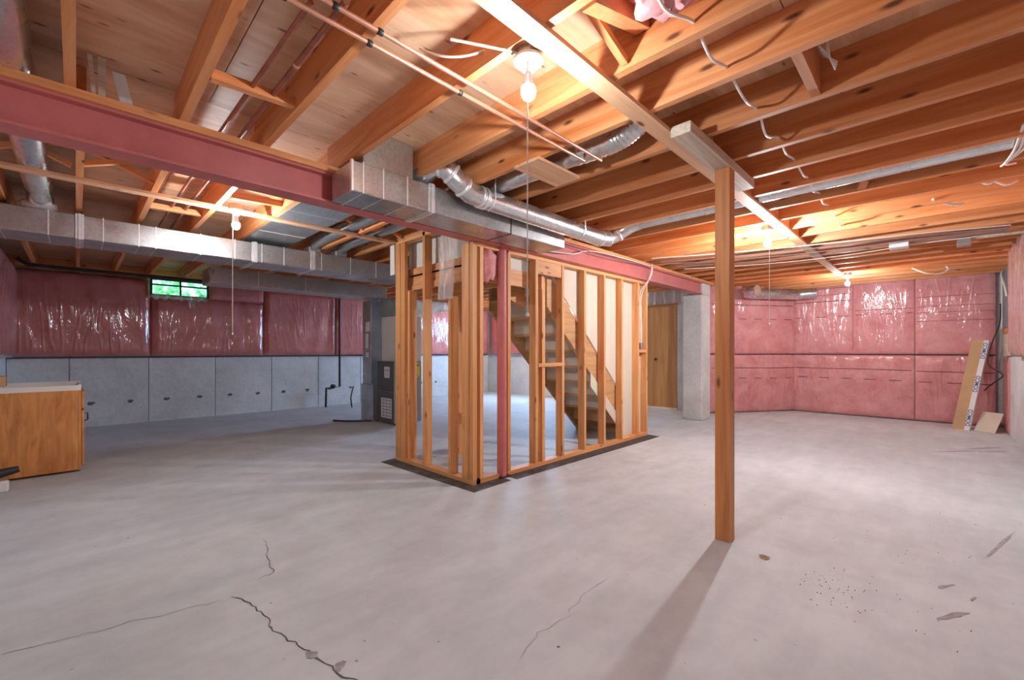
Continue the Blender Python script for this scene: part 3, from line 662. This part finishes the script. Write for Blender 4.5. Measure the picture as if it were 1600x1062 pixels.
# duct along the slanted wall
a = Vector((C1[0], C1[1], 0)); b = Vector((C2[0], C2[1], 0)); dv = (b - a).normalized(); nn = Vector((-nx, -ny, 0))
p0 = a + dv * 0.10 + nn * 0.30; p1 = a + dv * 1.20 + nn * 0.30
e = rpipe('round_pipe_duct', [(p0.x - .02, p0.y - .26, 2.282), (p0.x - .03, p0.y - .10, 2.28), (p0.x - .08, p0.y + .04, 2.275), (p0.x + dv.x * .25, p0.y + dv.y * .25, 2.27), (p1.x, p1.y, 2.27), (p1.x - .12, p1.y + .03, 2.275), (p1.x - 0.22, p1.y - .06, 2.285), (p1.x - .26, p1.y - .16, 2.29)], 0.098, 'grey round duct along the top of the slanted pink wall', seg=18,
          rings=(((p1.x, p1.y, 2.27), tuple(dv)),), sm=4)

# ------------------------------------------------------------------ furnace
fu = empty('furnace', (3.9, 6.4, 0), 'dark brown furnace with paper labels behind the landing partition', 'furnace')
box('cabinet', 3.552, 4.06, 6.13, 6.66, 0.02, 1.02, FURNL, fu, bev=0.006)
box('front_panel', 3.538, 3.552, 6.14, 6.65, 0.53, 1.015, FURN, fu, bev=0.003); box('front_panel', 3.538, 3.552, 6.14, 6.65, 0.03, 0.52, FURN, fu, bev=0.003)
box('paper_label', 3.534, 3.538, 6.25, 6.42, 0.75, 0.93, PAPER, fu); box('paper_label', 3.534, 3.538, 6.19, 6.52, 0.10, 0.42, PAPER, fu)
pr = [(3.532, 3.534, 6.21 + .1 * i, 6.28 + .1 * i, 0.12 + 0.05 * j, 0.15 + 0.05 * j) for i in range(3) for j in range(6)]
boxes('label_print', pr, FURNL, fu, kind='stuff'); box('label_print', 3.532, 3.534, 6.27, 6.40, 0.86, 0.885, FURNL, fu); box('label_print', 3.532, 3.534, 6.30, 6.37, 0.80, 0.81, FURNL, fu)
box('energy_label', 3.90, 4.02, 6.126, 6.13, 0.76, 0.98, YELLOW, fu)
box('label_print', 3.91, 4.01, 6.124, 6.126, 0.94, 0.955, BLACK, fu); box('label_print', 3.95, 3.97, 6.124, 6.126, 0.78, 0.80, BLACK, fu)
box('plenum', 3.60, 4.06, 6.14, 6.62, 1.02, 1.75, DRYW, fu, bev=0.004); box('plenum_head', 3.58, 4.08, 6.13, 6.64, 1.75, 2.04, GALV_B, fu, bev=0.004)
prism('plenum_hood', [(4.08, 1.78), (4.08, 2.04), (5.0, 2.04), (5.0, 1.99)], 'y', 6.15, 6.64, GALV_B, fu)
rt_ = empty('return_drop', (3.62, 6.95, 0), 'narrow grey sheet-metal return drop left of the furnace', 'duct')
box('drop_body', 3.50, 3.80, 6.80, 7.10, 0.0, 2.04, GALV, rt_, bev=0.004); box('drop_foot', 3.48, 3.82, 6.70, 7.12, 0.0, 0.62, GALV, rt_, bev=0.004)
for z0, z1, y0, y1 in ((1.52, 1.68, 6.84, 6.98), (1.23, 1.48, 6.9, 6.98), (1.08, 1.16, 6.88, 6.98)): box('paper_label', 3.494, 3.5, y0, y1, z0, z1, PAPER, rt_)
tube('vent_pipe', [(3.60, 6.1, 1.02), (3.60, 6.1, 1.6), (3.60, 6.1, 2.12)], 0.02, BLACKPIPE, fu, seg=10)
tube('gas_pipe', [(3.986, 9.15, 2.34), (3.986, 9.15, 0.42), (3.70, 9.15, 0.40), (3.69, 9.15, 0.0)], 0.022, BLACKPIPE, None, seg=10, label='black gas pipe running down the back wall to the slab', cat='pipe')
lump('shutoff_valve', (3.84, 9.14, 0.43), 0.06, 0.035, 0.045, 'black valve body on the gas pipe by the back wall', 5, 8, 10, BLACKPIPE)['category'] = 'valve'
tube('overhead_gas_pipe', [(-0.55, 8.55, 2.40), (-0.45, 8.55, 2.33), (-0.2, 8.55, 2.325), (3.3, 8.55, 2.325)], 0.025, BLACKPIPE, None, seg=10, label='dark pipe under the joists in front of the small window', cat='pipe')
box('trim_3', XL + .13, 3.2, 8.72, 8.80, 2.35, JZ, W['x'], kind='structure')
tube('rubber_hose', [(4.05, 8.7, 0.012), (4.1, 8.85, 0.2), (4.2, 8.95, 0.42)], 0.014, BLACK, None, seg=8, sm=5, label='black hose standing up from the slab by the back wall', cat='hose')
tube('floor_hose', [(3.05, 7.25, 0.014), (3.2, 7.0, 0.014), (3.5, 6.74, 0.014), (3.62, 6.69, 0.014)], 0.014, BLACK, None, seg=8, sm=5, label='black hose lying on the slab beside the furnace', cat='hose')

# ------------------------------------------------------------------ copper and other pipes
def pipe(name, pts, r, mat, label, clips=()):
    e = empty(name, pts[0], label, 'pipe'); tube('tubing', pts, r, mat, e, seg=12)
    for p, d in clips:
        p = Vector(p); d = Vector(d).normalized(); tube('fitting', [p - d * .011, p - d * .008, p + d * .008, p + d * .011], [r + .001, r + .003, r + .003, r + .001], BLACKPIPE if mat is COPPER else COPPER, e, seg=12)
pipe('copper_pipe', [(0.30, 1.535, 2.358), (2.20, 1.545, 2.358), (2.215, 1.545, 2.42)], 0.0095, COPPER, 'copper water pipe strapped under the joists, nearer the steel beam', [((0.785, 1.538, 2.358), (1, 0, 0)), ((0.48, 1.536, 2.358), (1, 0, 0)), ((1.225, 1.54, 2.358), (1, 0, 0))])
pipe('copper_pipe', [(0.30, 1.452, 2.358), (2.27, 1.468, 2.358), (2.285, 1.468, 2.42)], 0.0095, COPPER, 'copper water pipe strapped under the joists, nearer the strapping board', [((0.785, 1.456, 2.358), (1, 0, 0)), ((0.62, 1.455, 2.358), (1, 0, 0))])
pipe('copper_pipe', [(0.575, 1.55, 2.40), (0.575, 2.95, 2.43), (0.58, 5.5, 2.43)], 0.010, COPPER_D, 'dull copper pipe running along the joist bay under the plywood')
pipe('copper_pipe', [(0.66, 1.46, 2.40), (0.67, 2.95, 2.43), (0.675, 5.5, 2.43)], 0.013, COPPER_D, 'thicker dark pipe with a coupling in the same joist bay', [((0.662, 1.95, 2.41), (0, 1, .02))])

# ------------------------------------------------------------------ bare bulb lamps
def lamp(x, y, zb, label, string, power):
    e = empty('bulb_lamp', (x, y, zb), label, 'lamp', 'bare bulbs under the joists')
    lathe('junction_box', (x, y, zb + .001), [(0.050, 0), (0.052, 0.03), (0.048, JZ - zb - .001 + .02)], GALV, e, 16)
    lathe('lampholder', (x, y, zb - .045), [(0.018, -0.012), (0.026, 0.0), (0.030, 0.012), (0.052, 0.026), (0.060, 0.034), (0.060, 0.045)], PORC, e, 24)
    m = emis('lit_bulb', (0.96, 1.0, 1.05), BULB * power)
    b_ = lathe('bulb', (x, y, zb - .165), [(0.004, 0.0), (0.014, 0.003), (0.023, 0.011), (0.028, 0.022), (0.030, 0.034), (0.029, 0.044), (0.0265, 0.053)], m, e, 20)
    lathe('bulb_neck', (x, y, zb - .165), [(0.0264, 0.053), (0.022, 0.066), (0.018, 0.082), (0.016, 0.110)], PORC, b_, 20)
    tube('pull_string', [(x - .028, y - .02, zb - .03), (x - .03, y - .022, zb - .1), (x - .03, y - .022, string)], 0.0028, STRING, e, seg=5)
    lathe('string_knob', (x - .03, y - .022, string - .012), [(0.002, 0), (0.007, 0.004), (0.007, 0.012), (0.003, 0.017)], PORC, e, 8)
lamp(1.275, 1.165, 2.355, 'lit bare bulb in a white lampholder close to the copper pipes', 1.33, 0.56)
lamp(4.72, 1.165, 2.36, 'lit bare bulb beyond the wooden post, midway along the strapping', 1.45, 1.95)
lamp(8.42, 0.98, 2.362, 'lit bare bulb at the far end of the strapping by the pink wall', 1.9, 0.75)
lamp(0.935, 4.15, 2.362, 'lit bare bulb on the strapping beyond the steel beam', 1.33, 0.68)

lamp(7.41, 7.0, 2.362, 'added bare bulb hidden behind the stairs to brighten the back area', 1.5, 1.2)  # added bulb, hidden by the stairs, brightens back wall and floor

# ------------------------------------------------------------------ cables
def cable(name, pts, label, r=0.005, mat=CABLE, sm=5, cat='cable'):
    return tube(name, pts, r, mat, None, seg=6, sm=sm, label=label, cat=cat)
pts = []
xs = [x for x in near if 1.2 < x < 5.5]
for i, x in enumerate(xs):
    pts += [(x - .06, 0.655, 2.425), (x + .02, 0.655, 2.42)]
    if i < len(xs) - 1: pts += [((x + xs[i + 1]) / 2 - .02, 0.66 + random.uniform(-.02, .02), 2.40 + random.uniform(-.02, .01))]
cable('electrical_cable', pts, 'white cable threaded through the joists beyond the wooden post', 0.0065)
cable('electrical_cable', [(1.05, 1.60, 2.50), (1.09, 1.50, 2.44), (1.15, 1.42, 2.43), (1.22, 1.33, 2.45)], 'white cable sagging under the plywood by the copper pipes', 0.005)
cable('electrical_cable', [(1.05, 1.38, 2.43), (1.16, 1.27, 2.40), (1.235, 1.19, 2.375)], 'short white cable entering the near lampholder', 0.0055)
for k in range(4):
    cable('wire_coil' if k == 0 else 'electrical_cable', [(2.28 + .02 * k, 0.34, 2.55), (2.24 + .03 * k, 0.33, 2.46), (2.30 + .02 * k, 0.31, 2.40 + .02 * k), (2.33, 0.33, 2.47), (2.25 + .03 * k, 0.36, 2.50)],
          ['loose loop of white wire beside the joist blocking', 'second white wire dangling beside the joist blocking', 'third white wire dangling beside the joist blocking', 'short white wire end dangling beside the joist blocking'][k], 0.0035)
cable('electrical_cable', [(3.25, 2.80, 2.185), (3.4, 2.80, 2.20), (3.8, 2.80, 2.24), (4.0, 2.785, 2.30), (4.4, 2.78, 2.335), (5.5, 2.78, 2.345)], 'white cable draped along the red beam face', 0.006)
cable('electrical_cable', [(3.6, 2.78, 2.32), (4.4, 2.78, 2.30), (5.4, 2.785, 2.335), (5.6, 2.785, 2.36)], 'thin dark cable sagging along the red beam face', 0.004, CABLE_D)
for k, dx in enumerate((0, .025)):
    cable('electrical_cable', [(5.56 + dx, 2.785, 2.38), (5.55 + dx, 2.79, 2.25), (5.53 + dx, 2.84, 2.13), (5.52 + dx * 2, 2.93, 2.0), (5.54 - dx, 2.93, 1.75), (5.53 + dx, 2.93, 1.5), (5.54, 2.93, 1.30)], ['white cable running from the beam tie down to the outlet box', 'wavier white cable looping down the end studs into the outlet box'][k], 0.006)
box('outlet_box', 5.505, 5.565, RWY0 + .01, RWY0 + .05, 1.205, 1.30, GALV, None, bev=0.004, label='small metal outlet box between the end studs of the partition', cat='outlet box')
for k in range(5):
    cable('electrical_cable', [(5.2 + .25 * k, 2.6, 2.375), (5.35 + .3 * k, 1.9, 2.345 + .008 * k), (5.6 + .24 * k, 1.25, 2.35), (5.7 + .2 * k, 0.65, 2.34 + .01 * (k % 2)), (5.95 + .14 * k, 0.1, 2.365), (6.2 + .1 * k, -0.5, 2.375)],
          ['white cable of the ceiling bundle, the one nearest the wooden post', 'thin dark cable of the ceiling bundle, second from the wooden post', 'thin dark cable of the ceiling bundle, third from the wooden post', 'thin dark cable of the ceiling bundle, fourth from the wooden post', 'white cable of the ceiling bundle, the one farthest from the wooden post'][k], 0.0055, (CABLE, CABLE_D, CABLE_D, CABLE_D, CABLE)[k])
box('junction_box', 6.28, 6.44, 0.21, 0.37, 2.315, 2.38, PAPER, None, bev=0.004, label='pale junction box under the far joists', cat='junction box')
box('patch_plate', 6.56, 6.70, -0.26, -0.16, 2.30, 2.382, GALV, None, bev=0.004, label='grey metal bracket under the far joists', cat='bracket')
for k in range(3):
    cable('electrical_cable', [(3.62 + .03 * k, -0.34, 2.42), (3.85, -0.33 - .02 * k, 2.37), (4.05 + .02 * k, -0.31, 2.36), (4.2, -0.30 - .03 * k, 2.38)], ['white cable stapled across the joist by the right wall', 'second white cable knotted by the right wall', 'third white cable knotted by the right wall'][k], 0.007)
cable('electrical_cable', [(4.90, 0.02, 2.42), (4.97, -0.03, 2.40), (5.06, -0.10, 2.385), (5.15, -0.16, 2.40)], 'short white cable poking out of a pale joist', 0.009)
cable('electrical_cable', [(4.54, -0.20, 2.42), (4.60, -0.26, 2.385), (4.66, -0.30, 2.41), (4.72, -0.36, 2.385), (4.8, -0.42, 2.42)], 'twisted white cable end under the joists by the right wall', 0.008)
cable('electrical_cable', [(8.6, 0.25, 2.40), (8.55, 0.12, 2.31), (8.6, -0.02, 2.28), (8.65, -0.12, 2.33), (8.7, -0.1, 2.40)], 'white cable loop hanging below the joists near the pink wall', 0.010)
cable('electrical_cable', [(9.3, -0.1, 2.42), (9.45, -0.3, 2.40), (9.6, -0.45, 2.42), (9.7, -0.55, 2.46)], 'cable stretched to the electrical channel in the corner', 0.008)

mesh('wood_shim', [(0.075, 2.86, JZ), (0.10, 2.86, JZ), (0.10, 2.872, JZ), (0.075, 2.872, JZ), (0.07, 2.78, SZ - .01), (0.098, 2.78, SZ - .01), (0.098, 2.786, SZ - .01), (0.07, 2.786, SZ - .01)], BF, GREYW, None, label='grey tapered shim standing on the beam plank, the wider of two', cat='shim')
mesh('wood_shim', [(0.055, 2.87, JZ), (0.069, 2.87, JZ), (0.069, 2.885, JZ), (0.055, 2.885, JZ), (0.035, 2.78, SZ - .01), (0.052, 2.78, SZ - .01), (0.052, 2.79, SZ - .01), (0.035, 2.79, SZ - .01)], BF, GREYW, None, label='grey tapered shim standing on the beam plank, the narrower of two', cat='shim')
mesh('paper_scrap', [(0.155, 2.84, JZ), (0.20, 2.825, JZ), (0.20, 2.83, JZ), (0.155, 2.845, JZ), (0.12, 2.80, 2.52), (0.165, 2.785, 2.515), (0.165, 2.79, 2.515), (0.12, 2.805, 2.52)], BF, PAPER, None, label='white folded paper scrap standing on the beam plank', cat='paper')

# ------------------------------------------------------------------ right-hand corner: channel, board, carton, tile
ch = empty('electrical_channel', (9.88, -0.72, 1.5), 'tall grey metal electrical channel in the corner', 'electrical panel')
box('channel_body', 8.95, 9.86, -0.775, -0.715, 1.52, 2.378, PANELGREY, ch, bev=0.004)
box('white_flange', 9.862, 9.90, -0.775, -0.70, 1.52, 2.378, WHITE, ch)
tube('cable_drop', [(9.6, -0.70, 2.37), (9.5, -0.68, 2.3), (9.2, -0.69, 2.1), (9.1, -0.70, 1.95)], 0.012, CABLE, ch, seg=6, sm=4)
box('corner_block', 9.0, 9.85, -0.775, -0.72, 1.115, 1.435, GREYW, None, label='pale plank offcut below the electrical channel', cat='board')
box('corner_block', 9.0, 9.85, -0.775, -0.715, 1.44, 1.515, POST, None, label='orange wood block under the electrical channel', cat='board')
cable('black_cord', [(9.78, -0.69, 1.9), (9.75, -0.68, 1.6), (9.72, -0.60, 1.3), (9.70, -0.56, 1.0), (9.65, -0.66, 0.88), (9.4, -0.685, 0.82), (9.6, -0.60, 0.7), (9.72, -0.52, 0.58)], 'black cord looping down behind the carton', 0.008, BLACK, 6)
# carton: long, leaning in the corner
ca = empty('long_carton', (9.42, -0.26, 0), 'long brown flooring carton with a blue-lettered white edge leaning against the pink wall', 'carton')
A = Vector((9.40, -0.17, 0.004)); T = Vector((9.88, -0.40, 1.36)); wv = Vector((-0.03, -0.145, 0.0)); 
ax = (T - A).normalized(); sv = (wv - ax * wv.dot(ax)).normalized(); nv_ = ax.cross(sv).normalized()
if nv_.x > 0: nv_ = -nv_
Lc = (T - A).length; Wc, Tc = 0.185, 0.075
sd = (sv * 0.75 + nv_ * -0.66).normalized()
def cv(a, b, c): return A + ax * a + sv * b - nv_ * c
mesh('carton_body', [cv(0, 0, 0), cv(0, Wc, 0), cv(0, Wc, Tc), cv(0, 0, Tc), cv(Lc, 0, 0), cv(Lc, Wc, 0), cv(Lc, Wc, Tc), cv(Lc, 0, Tc)], BF, CARD, ca)
mesh('white_edge', [cv(0, Wc * .70, -.002), cv(0, Wc + .002, -.002), cv(0, Wc + .002, Tc + .001), cv(0, Wc * .70, 0.003), cv(Lc, Wc * .70, -.002), cv(Lc, Wc + .002, -.002), cv(Lc, Wc + .002, Tc + .001), cv(Lc, Wc * .7, 0.003)], BF, PAPER, ca)
for i, fr in enumerate((0.05, 0.42, 0.79)):
    cu = bpy.data.curves.new('lettering', 'FONT'); cu.body = 'DOMCO'; cu.size = 0.068; cu.extrude = 0.0008; cu.offset = 0.001
    to = bpy.data.objects.new('lettering', cu); COL.objects.link(to)
    bpy.context.view_layer.update()
    me = bpy.data.meshes.new_from_object(to.evaluated_get(bpy.context.evaluated_depsgraph_get())); bpy.data.objects.remove(to)
    me.materials.clear(); me.materials.append(BLUEINK)
    lo = bpy.data.objects.new('lettering', me); COL.objects.link(lo); lo.parent = ca
    M = Matrix((ax, -sv, nv_)).transposed() if ax.cross(-sv).dot(nv_) > 0 else Matrix((ax, sv, nv_)).transposed()
    base = cv(Lc * fr, Wc * (0.97 if ax.cross(-sv).dot(nv_) > 0 else 0.72), -0.0035)
    lo.matrix_local = Matrix.Translation(base - WP[ca]) @ M.to_4x4()
    WP[lo] = base
box('tape_strip', 0, 0.001, 0, 0.001, 0, 0.001, PAPER, ca) if False else None
t0, t1 = Vector((9.40, -0.40, 0.002)), Vector((9.25, -0.60, 0.002)); up = Vector((0.22, -0.10, 0.27)); th = Vector((0.010, -0.006, -.004))
mesh('floor_tile', [t0, t1, t1 + th, t0 + th, t0 + up, t1 + up, t1 + up + th, t0 + up + th], BF, TILE, None, label='square beige tile leaning in the corner beside the carton', cat='tile')

# ------------------------------------------------------------------ wooden cabinet on the left
cb = empty('base_cabinet', (-0.30, 6.4, 0), 'orange wood base cabinet without a countertop against the left wall', 'cabinet')
CX0, CX1, CY0, CY1 = -0.58, 0.035, 6.0, 6.55
box('side_panel', CX0, CX1 - 0.022, CY0, CY0 + 0.016, 0.02, 0.80, CABW, cb); box('side_panel', CX0, CX1 - 0.022, CY1 - 0.016, CY1, 0.02, 0.80, CABW, cb)
box('face_frame', CX1 - 0.02, CX1, CY0, CY1, 0.02, 0.80, CABW, cb)
box('bottom', CX0, CX1 - .02, CY0 + .016, CY1 - .016, 0.08, 0.10, CABW, cb)
d_ = box('door', CX1 + 0.001, CX1 + 0.022, CY0 + .01, CY1 - .01, 0.06, 0.60, CABW, cb, bev=0.005)
d2 = box('drawer_front', CX1 + 0.001, CX1 + 0.022, CY0 + .01, CY1 - .01, 0.62, 0.79, CABW, cb, bev=0.005)
for dd, z in ((d2, 0.0),):
    tube('handle', [(CX1 + .022, CY0 + .06, 0.57), (CX1 + .045, CY0 + .06, 0.565), (CX1 + .047, CY0 + .06, 0.50), (CX1 + .022, CY0 + .06, 0.49)], 0.006, BRASS, d_, seg=8)
boxes('top_rail', [(CX0, CX1, CY0 - .002, CY0 + .02, 0.80, 0.85), (CX0, CX1, CY1 - .02, CY1, 0.80, 0.865), (CX0, CX0 + .02, CY0, CY1, 0.80, 0.86), (CX1 - .02, CX1, CY0, CY1, 0.80, 0.855)], WHITE, cb)
box('carton_scrap', -0.575, -0.45, 6.003, 6.15, 0.8605, 0.955, CARD, None, bev=0.006, label='small tan cardboard piece lying on top of the cabinet', cat='cardboard')
box('carton_scrap_support', -0.565, -0.43, 6.02, 6.03, 0.85, 0.852, CARD, None) if False else None
va = empty('vacuum_wand', (-0.44, 5.55, 0.0), 'black hose end with a white collar lying by the cabinet', 'hose')
A0, A1 = Vector((-0.62, 5.60, 0.12)), Vector((-0.40, 5.62, 0.16))
tube('hose_end', [A0, A0.lerp(A1, 0.55)], 0.055, BLACK, va, seg=14)
tube('collar', [A0.lerp(A1, 0.55), A0.lerp(A1, 0.72)], [0.055, 0.045], WHITE, va, seg=14)
tube('nozzle', [A0.lerp(A1, 0.72), A0.lerp(A1, 1.0), A0.lerp(A1, 1.25)], [0.04, 0.034, 0.026], BLACK, va, seg=14)
box('foot', -0.56, -0.40, 5.56, 5.64, 0.0, 0.09, WHITE, va, bev=0.01)
